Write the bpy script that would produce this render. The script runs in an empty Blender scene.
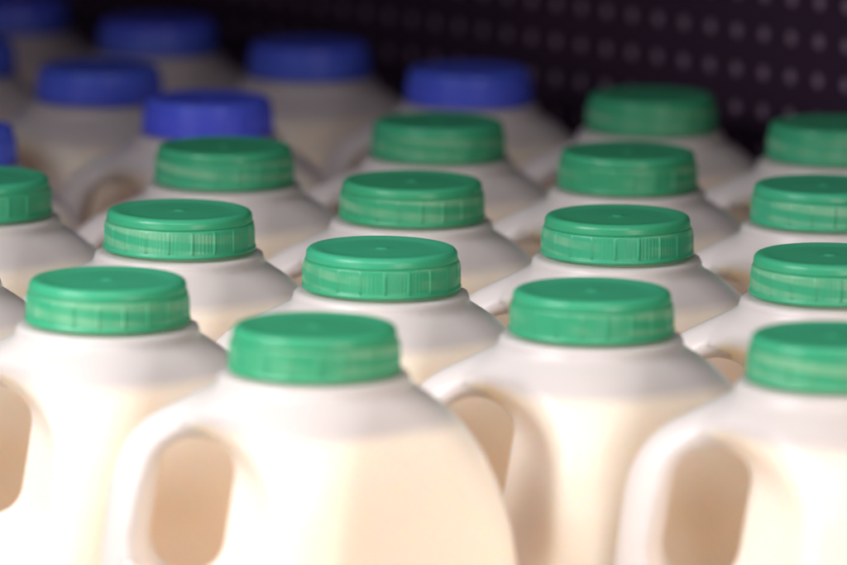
import bpy, math, random
import numpy as np

random.seed(7)
scene = bpy.context.scene
C = scene.collection
MM = 0.001

# ------------------------------------------------------------------ dimensions (mm)
NECK_Z = 140.0          # underside of the cap above the shelf
CAP_H = 10.6
YAW = math.radians(40.5)            # direction of the depth of the shelf
E1 = np.array([math.cos(YAW), math.sin(YAW)])
E2 = np.array([-math.sin(YAW), math.cos(YAW)])
FRONT = np.array([-25.0, 1222.1])
PITCH = 82.27

# ------------------------------------------------------------------ helpers
def link(o, parent=None):
    C.objects.link(o)
    if parent is not None:
        o.parent = parent
    return o

def mesh_obj(name, me, mat, parent=None):
    o = bpy.data.objects.new(name, me)
    if mat is not None and not me.materials:
        me.materials.append(mat)
    return link(o, parent)

def tag(o, label, cat, group=None):
    o['label'] = label
    o['category'] = cat
    if group:
        o['group'] = group

def surface_nets(f, origin, h):
    """zero surface of the sampled field f -> vertices and quads"""
    nx, ny, nz = f.shape
    s = f < 0
    cs = np.zeros((nx-1, ny-1, nz-1), dtype=np.int32)
    corners = [(a, b, c) for a in (0, 1) for b in (0, 1) for c in (0, 1)]
    for a, b, c in corners:
        cs += s[a:nx-1+a, b:ny-1+b, c:nz-1+c]
    act = (cs > 0) & (cs < 8)
    idx = -np.ones(act.shape, dtype=np.int64)
    cells = np.argwhere(act)
    idx[act] = np.arange(len(cells))
    acc = np.zeros((len(cells), 3)); cnt = np.zeros(len(cells))
    for p in corners:
        for ax in range(3):
            if p[ax] == 1:
                continue
            q = list(p); q[ax] = 1
            A = f[cells[:, 0]+p[0], cells[:, 1]+p[1], cells[:, 2]+p[2]]
            B = f[cells[:, 0]+q[0], cells[:, 1]+q[1], cells[:, 2]+q[2]]
            m = (A < 0) != (B < 0)
            t = np.where(m, A / np.where(m, A - B, 1), 0)
            pt = np.tile(np.array(p, float), (len(cells), 1)); pt[:, ax] += t
            acc[m] += pt[m]; cnt[m] += 1
    v = (cells + acc / cnt[:, None]) * h + origin
    quads = []
    for ax in range(3):
        o1, o2 = [(1, 2), (2, 0), (0, 1)][ax]
        sl0 = [slice(None)]*3; sl1 = [slice(None)]*3
        sl0[ax] = slice(0, f.shape[ax]-1); sl1[ax] = slice(1, None)
        ch = s[tuple(sl0)] != s[tuple(sl1)]
        e = np.argwhere(ch)
        ok = (e[:, o1] > 0) & (e[:, o2] > 0) & (e[:, o1] < f.shape[o1]-1) & (e[:, o2] < f.shape[o2]-1)
        e = e[ok]
        inside = s[tuple(e.T)]
        d1 = np.zeros(3, int); d1[o1] = 1
        d2 = np.zeros(3, int); d2[o2] = 1
        q = np.stack([idx[tuple((e-d1-d2).T)], idx[tuple((e-d2).T)], idx[tuple(e.T)], idx[tuple((e-d1).T)]], 1)
        q[~inside] = q[~inside][:, ::-1]
        quads.append(q)
    return v, np.concatenate(quads)

def smin(a, b, k):
    h = np.clip(0.5 + 0.5*(b-a)/k, 0, 1)
    return b + (a-b)*h - k*h*(1-h)

# ------------------------------------------------------------------ the bottle as a distance field
_d = np.array([-40, 1.0, 3.0, 5.0, 7.0, 10.0, 14, 20, 27, 37, 46, 58, 70, 134, 137.5, 141])
_a = np.array([17.5, 17.5, 21.6, 24.2, 26.4, 29.0, 31.6, 34.3, 36.3, 38.2, 39.0, 39.4, 39.5, 39.5, 38.6, 36.5])
_c = np.array([17.5, 17.5, 21.6, 22.4, 22.0, 21.6, 21.0, 20.2, 19.2, 18, 17.2, 16, 16, 16, 16, 16])
_dd = np.linspace(-40, 150, 1901)
def _sm(t):
    y = np.interp(_dd, _d, t)
    ys = y.copy()
    k = 25
    pad = np.pad(y, k//2, mode='edge')
    ys = np.convolve(pad, np.ones(k)/k, 'valid')
    return ys
_as, _cs = _sm(_a), _sm(_c)
HANDLE = [(-13, 13.4), (-25, 13.4), (-35.8, 17.6), (-41.4, 26), (-43.3, 40), (-43.8, 56), (-38, 72), (-28, 80)]

def _spline(P, n=7):
    P = np.array(P, float); out = []
    for i in range(len(P)-1):
        p0, p1, p2, p3 = P[max(i-1, 0)], P[i], P[i+1], P[min(i+2, len(P)-1)]
        for t in np.arange(n)/n:
            out.append(.5*(2*p1 + (p2-p0)*t + (2*p0-5*p1+4*p2-p3)*t*t + (3*p1-p0-3*p2+p3)*t**3))
    return [tuple(q) for q in out] + [tuple(P[-1])]
HANDLE = _spline(HANDLE, 4)

def handle_field(x, y, d, inset=0.0):
    best = None
    yy = y * 0.86
    for (x0, d0), (x1, d1) in zip(HANDLE[:-1], HANDLE[1:]):
        ex, ed = x1-x0, d1-d0
        t = np.clip(((x-x0)*ex + (d-d0)*ed)/(ex*ex+ed*ed), 0, 1)
        r = np.sqrt((x-x0-t*ex)**2 + (d-d0-t*ed)**2 + yy**2) - 6.2
        best = r if best is None else np.minimum(best, r)
    return best

def bottle_field(x, y, z):
    d = NECK_Z - z
    u = np.abs(x + y)/math.sqrt(2); v = np.abs(y - x)/math.sqrt(2)
    a = np.interp(d, _dd, _as); c = np.interp(d, _dd, _cs)
    qu, qv = u-(a-c), v-(a-c)
    body = np.sqrt(np.maximum(qu, 0)**2 + np.maximum(qv, 0)**2) + np.minimum(np.maximum(qu, qv), 0) - c
    body = np.maximum(body*0.85, d-140.0)
    body = np.maximum(body, -d - 1.0)
    # support ring just under the cap
    rr = np.sqrt(x*x + y*y)
    ring = np.sqrt(np.maximum(rr-21.4, 0)**2 + np.maximum(np.abs(d-3.0)-0.8, 0)**2) - 1.25
    body = smin(body, ring, 1.2)
    # flared opening behind the handle
    x0, d0, x1, d1 = -28.0, 25.0, -30.4, 40.5
    ex, ed = x1-x0, d1-d0
    t = np.clip(((x-x0)*ex + (d-d0)*ed)/(ex*ex+ed*ed), 0, 1)
    s = np.sqrt((x-x0-t*ex)**2 + (d-d0-t*ed)**2)
    ay = np.sqrt(y*y + 9.0) - 3.0
    hole = (s - (8.8 + 0.36*ay))*0.92
    k = np.interp(d, [14, 26], [7.0, 3.2])          # soft rounded edge over the arch, crisper down the side
    body = -smin(-body, hole, k)
    full = smin(body, handle_field(x, y, d), 4.0)
    return -smin(-full, s - 8.7, 2.0)

def grid(h):
    gx = np.arange(-58.3, 58.4, h); gy = np.arange(-58.3, 58.4, h); gz = np.arange(-4.2, 148, h)
    X, Y, Z = np.meshgrid(gx, gy, gz, indexing='ij')
    return X, Y, Z, np.array([gx[0], gy[0], gz[0]])

H = 1.5
X, Y, Z, ORG = grid(H)
FIELD = bottle_field(X, Y, Z)
V, Q = surface_nets(FIELD, ORG, H)

def grad(p, eps=0.6):
    g = np.zeros_like(p)
    for k in range(3):
        e = np.zeros(3); e[k] = eps
        a = p+e; b = p-e
        g[:, k] = (bottle_field(*a.T) - bottle_field(*b.T))/(2*eps)
    return g

for _ in range(3):                      # pull the vertices onto the surface
    g = grad(V); f = bottle_field(*V.T)
    V = V - np.clip(f/np.maximum((g*g).sum(1), .2), -.5, .5)[:, None]*g
N = grad(V, 1.2); N /= np.linalg.norm(N, axis=1)[:, None]

def mesh_from(name, V, Q, N=None, pick=None):
    q = Q if pick is None else Q[pick]
    used, inv = np.unique(q, return_inverse=True)
    q = inv.reshape(q.shape)
    me = bpy.data.meshes.new(name)
    me.from_pydata((V[used]*MM).tolist(), [], q.tolist())
    me.polygons.foreach_set('use_smooth', [True]*len(me.polygons))
    me.update()
    if N is not None:
        me.normals_split_custom_set_from_vertices(N[used].tolist())
    return me

CEN = V[Q].mean(1)
_dq = NECK_Z - CEN[:, 2]
_hf = handle_field(CEN[:, 0], CEN[:, 1], _dq)
on_handle = ((_dq < 62) & (CEN[:, 0] < np.interp(_dq, [42, 62], [-31, -40])) & ((_hf < 3.0) | (_dq < 44))) | \
            ((CEN[:, 0] < -24) & (_dq < 20) & (_hf < 2.2))
body_me = mesh_from('bottle_body', V, Q, N, ~on_handle)
handle_me = mesh_from('handle', V, Q, N, on_handle)

# milk: the inside of the bottle up to the filling line
MILK_D = 11.5
MILK = np.maximum(FIELD + 1.3, (NECK_Z - MILK_D) * -1 + Z)
mv, mq = surface_nets(MILK, ORG, H)
milk_me = mesh_from('milk', mv, mq)

# ------------------------------------------------------------------ cap (lathe)
def lathe(name, prof, n, radial=None):
    vs, fs = [], []
    m = len(prof)
    for k in range(n):
        a = 2*math.pi*k/n
        for j, (r, z) in enumerate(prof):
            rr = r + (radial(a, r, z) if radial else 0)
            vs.append((rr*math.cos(a), rr*math.sin(a), z))
    for k in range(n):
        k2 = (k+1) % n
        for j in range(m-1):
            fs.append((k*m+j, k2*m+j, k2*m+j+1, k*m+j+1))
    me = bpy.data.meshes.new(name)
    me.from_pydata([(x*MM, y*MM, z*MM) for x, y, z in vs], [], fs)
    me.polygons.foreach_set('use_smooth', [True]*len(fs))
    me.update()
    return me

def arc(cx, cz, r, a0, a1, n):
    return [(cx + r*math.cos(math.radians(a0+(a1-a0)*i/n)), cz + r*math.sin(math.radians(a0+(a1-a0)*i/n))) for i in range(n+1)]

top_prof = [(18.9, 7.3), (19.45, 7.45), (19.42, 8.0)] + arc(17.75, 8.75, 1.62, 5, 88, 8) + \
           [(17.2, 10.36), (16.6, 10.3), (16.0, 10.2), (15.2, 10.08), (14.6, 9.96), (12, 9.93), (8, 9.92), (4, 9.94), (1.9, 9.96), (1.5, 10.04), (1.2, 10.22), (0.7, 10.28), (0.001, 10.28)]
cap_me = lathe('cap', top_prof, 96)

def ribs(a, r, z):
    if z < 1.3 or z > 7.0:
        return 0.0
    p = (a/(2*math.pi)*20) % 1.0
    w = min(p, 1-p)*2*math.pi*20/20
    rib = 0.33*math.exp(-(w/0.36)**4)
    f = 0.05*math.cos(a*120)
    return (rib + f)*min(1, (7.0-z)/0.6)
band_prof = [(19.3, 0.0), (20.1, 0.0), (20.4, 0.2), (20.45, 0.6), (20.35, 0.95), (20.0, 1.2), (19.95, 1.4), (19.92, 2.2), (19.9, 4), (19.85, 5.6), (19.8, 6.6), (19.78, 7.0), (19.66, 7.25), (19.5, 7.36), (19.0, 7.4)]
band_me = lathe('tamper_band', band_prof, 480, ribs)

# ------------------------------------------------------------------ materials
def new_mat(name):
    m = bpy.data.materials.new(name); m.use_nodes = True
    nt = m.node_tree; nt.nodes.clear()
    return m, nt, nt.nodes.new, nt.links.new

def plastic_shell(name='milky_plastic', solid=True):
    # thin translucent plastic above the filling line, plastic backed by milk below it
    m, nt, nd, ln = new_mat(name)
    out = nd('ShaderNodeOutputMaterial')
    dif = nd('ShaderNodeBsdfDiffuse'); tra = nd('ShaderNodeBsdfTranslucent'); glo = nd('ShaderNodeBsdfGlossy')
    tc = nd('ShaderNodeTexCoord'); no = nd('ShaderNodeTexNoise'); no.inputs['Scale'].default_value = 55
    no.inputs['Detail'].default_value = 3
    bump = nd('ShaderNodeBump'); bump.inputs['Strength'].default_value = 0.10; bump.inputs['Distance'].default_value = 0.0012
    ln(tc.outputs['Object'], no.inputs['Vector'])
    sp = nd('ShaderNodeSeparateXYZ'); ln(tc.outputs['Object'], sp.inputs[0])
    ab = nd('ShaderNodeMath'); ab.operation = 'ABSOLUTE'; ln(sp.outputs['Y'], ab.inputs[0])
    seam = nd('ShaderNodeMapRange'); seam.interpolation_type = 'SMOOTHSTEP'          # parting line of the mould
    ln(ab.outputs[0], seam.inputs['Value'])
    seam.inputs['From Min'].default_value = 0.00065; seam.inputs['From Max'].default_value = 0.0002
    add = nd('ShaderNodeMath'); add.operation = 'ADD'; ln(no.outputs['Fac'], add.inputs[0]); ln(seam.outputs[0], add.inputs[1])
    ln(add.outputs[0], bump.inputs['Height']); ln(bump.outputs[0], dif.inputs['Normal'])
    dif.inputs['Color'].default_value = (0.97, 0.94, 0.905, 1)
    tra.inputs['Color'].default_value = (0.98, 0.93, 0.87, 1) if solid else (0.99, 0.97, 0.93, 1)
    glo.inputs['Color'].default_value = (1, 1, 1, 1); glo.inputs['Roughness'].default_value = 0.36
    mix = nd('ShaderNodeMixShader'); mix.inputs[0].default_value = 0.45 if solid else 0.42
    ln(dif.outputs[0], mix.inputs[1]); ln(tra.outputs[0], mix.inputs[2])
    milk = nd('ShaderNodeBsdfPrincipled')
    milk.inputs['Base Color'].default_value = (0.955, 0.83, 0.685, 1)
    milk.inputs['Subsurface Weight'].default_value = 1.0
    milk.inputs['Subsurface Radius'].default_value = (1.0, 0.70, 0.42)
    milk.inputs['Subsurface Scale'].default_value = 0.015
    milk.inputs['Specular IOR Level'].default_value = 0.0
    milk.inputs['Roughness'].default_value = 0.5
    ln(bump.outputs[0], milk.inputs['Normal'])
    sep = nd('ShaderNodeSeparateXYZ'); ln(tc.outputs['Object'], sep.inputs[0])
    fill = nd('ShaderNodeMapRange'); ln(sep.outputs['Z'], fill.inputs['Value'])
    fill.inputs['From Min'].default_value = (NECK_Z - MILK_D + 1.7)*MM
    fill.inputs['From Max'].default_value = (NECK_Z - MILK_D - 1.7)*MM
    fl = nd('ShaderNodeMixShader'); ln(fill.outputs[0], fl.inputs[0]); ln(mix.outputs[0], fl.inputs[1]); ln(milk.outputs[0], fl.inputs[2])
    fr = nd('ShaderNodeFresnel'); fr.inputs['IOR'].default_value = 1.45
    ln(bump.outputs[0], glo.inputs['Normal']); ln(bump.outputs[0], fr.inputs['Normal'])
    m2 = nd('ShaderNodeMixShader')
    ln(fr.outputs[0], m2.inputs[0]); ln((fl if solid else mix).outputs[0], m2.inputs[1]); ln(glo.outputs[0], m2.inputs[2])
    ln(m2.outputs[0], out.inputs['Surface'])
    return m

def milk_mat():
    m, nt, nd, ln = new_mat('whole_milk')
    out = nd('ShaderNodeOutputMaterial'); p = nd('ShaderNodeBsdfPrincipled')
    p.inputs['Base Color'].default_value = (0.995, 0.945, 0.82, 1)
    p.inputs['Roughness'].default_value = 0.5
    p.inputs['Specular IOR Level'].default_value = 0.0
    ln(p.outputs[0], out.inputs['Surface'])
    return m

def cap_mat(name, sat, pale, tr):
    m, nt, nd, ln = new_mat(name)
    out = nd('ShaderNodeOutputMaterial')
    tc = nd('ShaderNodeTexCoord'); sep = nd('ShaderNodeSeparateXYZ')
    ln(tc.outputs['Object'], sep.inputs[0])
    def math_(op, a, b=None, c=None):
        n = nd('ShaderNodeMath'); n.operation = op
        for i, q in enumerate((a, b, c)):
            if q is None: continue
            if isinstance(q, (int, float)): n.inputs[i].default_value = q
            else: ln(q, n.inputs[i])
        return n.outputs[0]
    ang = math_('ARCTAN2', sep.outputs['Y'], sep.outputs['X'])
    # screw thread of the neck seen through the thin wall: a helical band
    zz = math_('MULTIPLY', sep.outputs['Z'], 1000/4.6)
    hel = math_('FRACT', math_('ADD', zz, math_('MULTIPLY', ang, 2/(2*math.pi))))
    band = nd('ShaderNodeMapRange'); band.interpolation_type = 'SMOOTHSTEP'
    ln(math_('ABSOLUTE', math_('SUBTRACT', hel, 0.5)), band.inputs['Value'])
    band.inputs['From Min'].default_value = 0.16; band.inputs['From Max'].default_value = 0.34
    no = nd('ShaderNodeTexNoise'); no.inputs['Scale'].default_value = 75; no.inputs['Detail'].default_value = 2
    ln(tc.outputs['Object'], no.inputs['Vector'])
    nz = nd('ShaderNodeMapRange'); ln(no.outputs['Fac'], nz.inputs['Value'])
    nz.inputs['From Min'].default_value = 0.38; nz.inputs['From Max'].default_value = 0.62
    knurl = math_('MULTIPLY_ADD', math_('SINE', math_('MULTIPLY', ang, 110)), 0.10, 0.9)
    side = nd('ShaderNodeMapRange'); ln(sep.outputs['Z'], side.inputs['Value'])       # only where the wall touches the thread
    side.inputs['From Min'].default_value = 0.0078; side.inputs['From Max'].default_value = 0.0068
    low = nd('ShaderNodeMapRange'); ln(sep.outputs['Z'], low.inputs['Value'])
    low.inputs['From Min'].default_value = 0.0010; low.inputs['From Max'].default_value = 0.0020
    fac = math_('MULTIPLY', math_('MULTIPLY', math_('MULTIPLY', math_('MULTIPLY', band.outputs[0], nz.outputs[0]), knurl), side.outputs[0]), low.outputs[0])
    mc = nd('ShaderNodeMix'); mc.data_type = 'RGBA'
    ln(fac, mc.inputs[0]); mc.inputs[6].default_value = (*sat, 1); mc.inputs[7].default_value = (*pale, 1)
    oi = nd('ShaderNodeObjectInfo'); hs = nd('ShaderNodeHueSaturation')
    hv = nd('ShaderNodeMapRange'); ln(oi.outputs['Random'], hv.inputs['Value'])
    hv.inputs['To Min'].default_value = 0.495; hv.inputs['To Max'].default_value = 0.505
    vv = nd('ShaderNodeMapRange'); ln(oi.outputs['Random'], vv.inputs['Value'])
    vv.inputs['To Min'].default_value = 0.94; vv.inputs['To Max'].default_value = 1.06
    ln(hv.outputs[0], hs.inputs['Hue']); ln(vv.outputs[0], hs.inputs['Value']); ln(mc.outputs[2], hs.inputs['Color'])
    col = hs.outputs['Color']
    p = nd('ShaderNodeBsdfPrincipled'); ln(col, p.inputs['Base Color'])
    p.inputs['Roughness'].default_value = 0.27
    p.inputs['IOR'].default_value = 1.48
    t = nd('ShaderNodeBsdfTranslucent'); ln(col, t.inputs['Color'])
    bump = nd('ShaderNodeBump'); bump.inputs['Strength'].default_value = 0.06; bump.inputs['Distance'].default_value = 0.0006
    n2 = nd('ShaderNodeTexNoise'); n2.inputs['Scale'].default_value = 260
    ln(tc.outputs['Object'], n2.inputs['Vector']); ln(n2.outputs['Fac'], bump.inputs['Height']); ln(bump.outputs[0], p.inputs['Normal'])
    mx = nd('ShaderNodeMixShader'); mx.inputs[0].default_value = tr
    ln(p.outputs[0], mx.inputs[1]); ln(t.outputs[0], mx.inputs[2]); ln(mx.outputs[0], out.inputs['Surface'])
    return m

def plain(name, col, rough, spec=0.5, noise=0.15, scale=30):
    m, nt, nd, ln = new_mat(name)
    out = nd('ShaderNodeOutputMaterial'); p = nd('ShaderNodeBsdfPrincipled')
    tc = nd('ShaderNodeTexCoord'); no = nd('ShaderNodeTexNoise'); no.inputs['Scale'].default_value = scale; no.inputs['Detail'].default_value = 4
    ln(tc.outputs['Object'], no.inputs['Vector'])
    mc = nd('ShaderNodeMix'); mc.data_type = 'RGBA'; ln(no.outputs['Fac'], mc.inputs[0])
    mc.inputs[6].default_value = (*[c*(1-noise) for c in col], 1); mc.inputs[7].default_value = (*[c*(1+noise) for c in col], 1)
    ln(mc.outputs[2], p.inputs['Base Color'])
    p.inputs['Roughness'].default_value = rough; p.inputs['Specular IOR Level'].default_value = spec
    ln(p.outputs[0], out.inputs['Surface'])
    return m

SHELL, HOLLOW, MILKM = plastic_shell(), plastic_shell('hollow_handle_plastic', False), milk_mat()
GREEN = cap_mat('green_cap_plastic', (0.065, 0.50, 0.26), (0.25, 0.62, 0.37), 0.32)
BLUE = cap_mat('blue_cap_plastic', (0.10, 0.165, 0.95), (0.11, 0.175, 0.95), 0.2)
PANEL = plain('dark_painted_metal', (0.030, 0.015, 0.034), 0.6, 0.2)
BACKING = plain('grey_metal', (0.21, 0.155, 0.22), 0.6, 0.2)
SHELFM = plain('white_painted_shelf', (0.80, 0.77, 0.72), 0.45)

# ------------------------------------------------------------------ bottles
G_GREEN = 'green capped milk bottles on the shelf'
G_BLUE = 'blue capped milk bottles on the shelf'
BOTTLES = [
    ('green', -25.0, 1222.1, 'frontmost milk bottle with a green cap, its rounded right shoulder fully in view'),
    ('green', -77.4, 1283.6, 'green capped milk bottle at left front, brightly lit, handle cut by the picture edge'),
    ('green', 41.2, 1274.2, 'green capped milk bottle right of the frontmost one, handle half hidden by its shoulder'),
    ('green', -11.1, 1334.6, 'green capped milk bottle with sharp ribbed cap directly behind the frontmost bottle'),
    ('green', -65.6, 1393.3, 'green capped milk bottle behind the brightly lit left front bottle'),
    ('green', -122.7, 1449.8, 'green capped milk bottle at the left edge with half its cap cut off'),
    ('green', 96.2, 1216.3, 'green capped milk bottle in the lower right corner with its whole handle loop in view'),
    ('green', 103.2, 1330.7, 'green capped milk bottle at the right edge, just behind the lower right corner bottle'),
    ('green', 51.9, 1391.4, 'green capped milk bottle directly behind the one right of the frontmost bottle'),
    ('green', -3.3, 1449.5, 'green capped milk bottle in mid picture, two behind the frontmost bottle'),
    ('green', -57.5, 1512.0, 'green capped milk bottle directly in front of a blue capped one at left'),
    ('green', 110.3, 1449.0, 'green capped milk bottle at right edge, second from the back panel'),
    ('green', 58.7, 1510.1, 'green capped milk bottle directly in front of the rearmost mid right green one'),
    ('green', 3.7, 1567.5, 'blurred green capped milk bottle directly in front of the rightmost blue capped bottle'),
    ('green', 122.2, 1569.8, 'rearmost green capped milk bottle at the right edge beside the perforated panel'),
    ('green', 70.4, 1629.9, 'rearmost green capped milk bottle in mid right, its dark cap against the perforated panel'),
    ('blue', 14.0, 1687.2, 'rightmost blue capped milk bottle, behind a green capped one'),
    ('blue', -66.9, 1613.0, 'brightest blue capped milk bottle, directly behind a green capped one'),
    ('blue', -105.0, 1685.0, 'blue capped milk bottle left of and behind the brightest blue one'),
    ('blue', -140.7, 1546.0, 'nearest blue capped milk bottle, only a sliver of cap showing at the left edge'),
    ('blue', -38.2, 1747.8, 'dim blue capped milk bottle by the back panel, second blue cap from the right'),
    ('blue', -91.8, 1807.0, 'dim blurred blue capped milk bottle, third from the right along the back panel'),
    ('blue', -147.0, 1864.0, 'darkest blue capped milk bottle in the top left corner'),
    ('blue', -156.7, 1746.2, 'blue capped milk bottle at upper left edge, right half of its cap showing'),
    ('green', -131.9, 1347.2, 'milk bottle cut by left edge behind the left front bottle, only its shoulder showing'),
]

def make_bottle(colour):
    t = bpy.data.objects.new('milk_bottle', None); t.empty_display_size = 0.02
    link(t)
    b = mesh_obj('bottle_body', body_me, SHELL, t)
    mesh_obj('milk', milk_me, MILKM, b)
    mesh_obj('handle', handle_me, HOLLOW, t)
    if colour == 'green':
        c = mesh_obj('cap', cap_me, GREEN, t)
        w = mesh_obj('tamper_band', band_me, GREEN, c)
    else:
        cm, wm = cap_me.copy(), band_me.copy()
        cm.materials.clear(); wm.materials.clear()
        c = mesh_obj('cap', cm, BLUE, t)
        w = mesh_obj('tamper_band', wm, BLUE, c)
    c.location.z = NECK_Z*MM
    return t

def dup(o, parent=None):
    c = o.copy(); link(c)
    if parent is not None:
        c.parent = parent
    for ch in list(o.children):
        dup(ch, c)
    return c

proto = {}
for colour, x, y, label in BOTTLES:
    if colour not in proto:
        t = proto[colour] = make_bottle(colour)
    else:
        t = dup(proto[colour])
    t.location = (x*MM, y*MM, 0)
    t.rotation_euler = (random.uniform(-.004, .004), random.uniform(-.004, .004), math.radians(-4.5 + random.uniform(-1.3, 1.3)))
    tag(t, label, 'milk bottle', G_GREEN if colour == 'green' else G_BLUE)
    for ch in t.children:
        if ch.name.startswith('cap'):
            ch.rotation_euler.z = random.uniform(0, 6.28)

# ------------------------------------------------------------------ shelf and back panel
def world_pt(i, j, z):
    p = FRONT + E1*i + E2*j
    return (p[0]*MM, p[1]*MM, z*MM)

WALL_I = PITCH*4 + 50
J0, J1 = -520.0, 1000.0
def box_mesh(name, i0, i1, j0, j1, z0, z1, bev=0.0):
    import bmesh
    bm = bmesh.new()
    vs = [bm.verts.new(world_pt(i, j, z)) for z in (z0, z1) for (i, j) in ((i0, j0), (i1, j0), (i1, j1), (i0, j1))]
    for f in ((3, 2, 1, 0), (4, 5, 6, 7), (0, 1, 5, 4), (1, 2, 6, 5), (2, 3, 7, 6), (3, 0, 4, 7)):
        bm.faces.new([vs[k] for k in f])
    if bev:
        bmesh.ops.bevel(bm, geom=list(bm.edges), offset=bev*MM, segments=2, affect='EDGES')
    me = bpy.data.meshes.new(name); bm.to_mesh(me); bm.free()
    return me

sh = mesh_obj('shelf', box_mesh('shelf', -52, WALL_I-1.5, J0, J1, -24, -0.6, 1.5), SHELFM)
sh['kind'] = 'structure'

def perforated(name):
    P, R, n = 12.2, 2.35, 12
    nj, nz = int((J1-J0)/P), 24
    vs, fs = [], []
    for k in range(nz):
        for j in range(nj):
            cj, cz = J0+(j+.5)*P, 2+(k+.5)*P
            base = len(vs)
            outer, inner, back = [], [], []
            for q in range(n):
                a = 2*math.pi*q/n + math.pi/n
                ca, sa = math.cos(a), math.sin(a)
                m = max(abs(ca), abs(sa))
                outer.append(world_pt(WALL_I, cj+P/2*ca/m, cz+P/2*sa/m))
                inner.append(world_pt(WALL_I, cj+R*ca, cz+R*sa))
                back.append(world_pt(WALL_I+0.7, cj+R*ca, cz+R*sa))
            # corner points of the cell so that neighbouring cells meet
            cor = [world_pt(WALL_I, cj+sx*P/2, cz+sz*P/2) for sx, sz in ((1, 1), (-1, 1), (-1, -1), (1, -1))]
            vs += outer + inner + back + cor
            for q in range(n):
                r = (q+1) % n
                fs.append((base+q, base+r, base+n+r, base+n+q))
                fs.append((base+n+q, base+n+r, base+2*n+r, base+2*n+q))
            for w, q in enumerate((1, 4, 7, 10)):
                fs.append((base+q, base+3*n+w, base+(q+1) % n))
                # 12-gon starting at 15 degrees: vertices 1 (45) lie on the corner already
    me = bpy.data.meshes.new(name)
    me.from_pydata(vs, [], fs); me.update()
    return me

bp = bpy.data.objects.new('back_panel', None); link(bp)
tag(bp, 'dark perforated metal panel with rows of small holes behind the bottles', 'panel')
mesh_obj('perforated_sheet', perforated('perforated_sheet'), PANEL, bp)
mesh_obj('backing', box_mesh('backing', WALL_I+0.9, WALL_I+3, J0, J1, -20, 302), BACKING, bp)

# ------------------------------------------------------------------ light
w = bpy.data.worlds.new('World'); scene.world = w; w.use_nodes = True
bg = w.node_tree.nodes['Background']
bg.inputs['Color'].default_value = (0.80, 0.62, 0.92, 1); bg.inputs['Strength'].default_value = 0.06

def area(name, loc, target, size, power, col, sy=None, spread=180):
    l = bpy.data.lights.new(name, 'AREA'); l.energy = power; l.color = col
    l.spread = math.radians(spread)
    l.shape = 'RECTANGLE'; l.size = size; l.size_y = sy or size
    o = bpy.data.objects.new(name, l); link(o); o.location = loc
    from mathutils import Vector
    o.rotation_euler = (Vector(target)-Vector(loc)).to_track_quat('-Z', 'Y').to_euler()
    return o
area('store_light', (-0.42, 1.04, 0.46), (-0.05, 1.26, 0.12), 0.36, 0.64, (1.0, 0.94, 0.99), 0.30, 60)
area('top_fill', (0.02, 0.80, 0.56), (0.0, 1.22, 0.11), 0.60, 0.36, (1.0, 0.92, 0.94), 0.30, 54)  # added soft fill from just above the view, no ceiling fixture
area('low_light', (-0.33, 1.05, 0.10), (-0.10, 1.28, 0.07), 0.28, 0.55, (1.0, 0.91, 0.81), 0.20)
area('right_fill', (0.29, 0.84, 0.19), (0.02, 1.25, 0.09), 0.26, 0.52, (1.0, 0.82, 0.73), 0.22, 120)  # added fill shining into the gaps between bottles, no real lamp there

# ------------------------------------------------------------------ camera
cam = bpy.data.cameras.new('camera'); co = bpy.data.objects.new('camera', cam); link(co)
co.location = (0, 0, (NECK_Z+5.2)*MM + 0.2257)
from mathutils import Matrix
pitch, roll = 0.1704, 0.010
co.matrix_world = Matrix.Translation(co.location) @ Matrix.Rotation(math.pi/2 - pitch, 4, 'X') @ Matrix.Rotation(roll, 4, 'Z')
cam.sensor_width = 36; cam.sensor_fit = 'HORIZONTAL'
cam.lens = 5301.6/847*36
cam.clip_start = 0.05; cam.clip_end = 50
cam.dof.use_dof = True; cam.dof.focus_distance = 1.375; cam.dof.aperture_fstop = cam.lens*MM/0.023
scene.camera = co

scene.view_settings.view_transform = 'Standard'; scene.view_settings.look = 'None'
scene.view_settings.exposure = 0.0; scene.view_settings.gamma = 1
scene.render.engine = 'CYCLES'
cy = scene.cycles
cy.max_bounces = 16; cy.diffuse_bounces = 12; cy.glossy_bounces = 4; cy.transmission_bounces = 12
cy.use_denoising = True
cy.caustics_reflective = False; cy.caustics_refractive = False
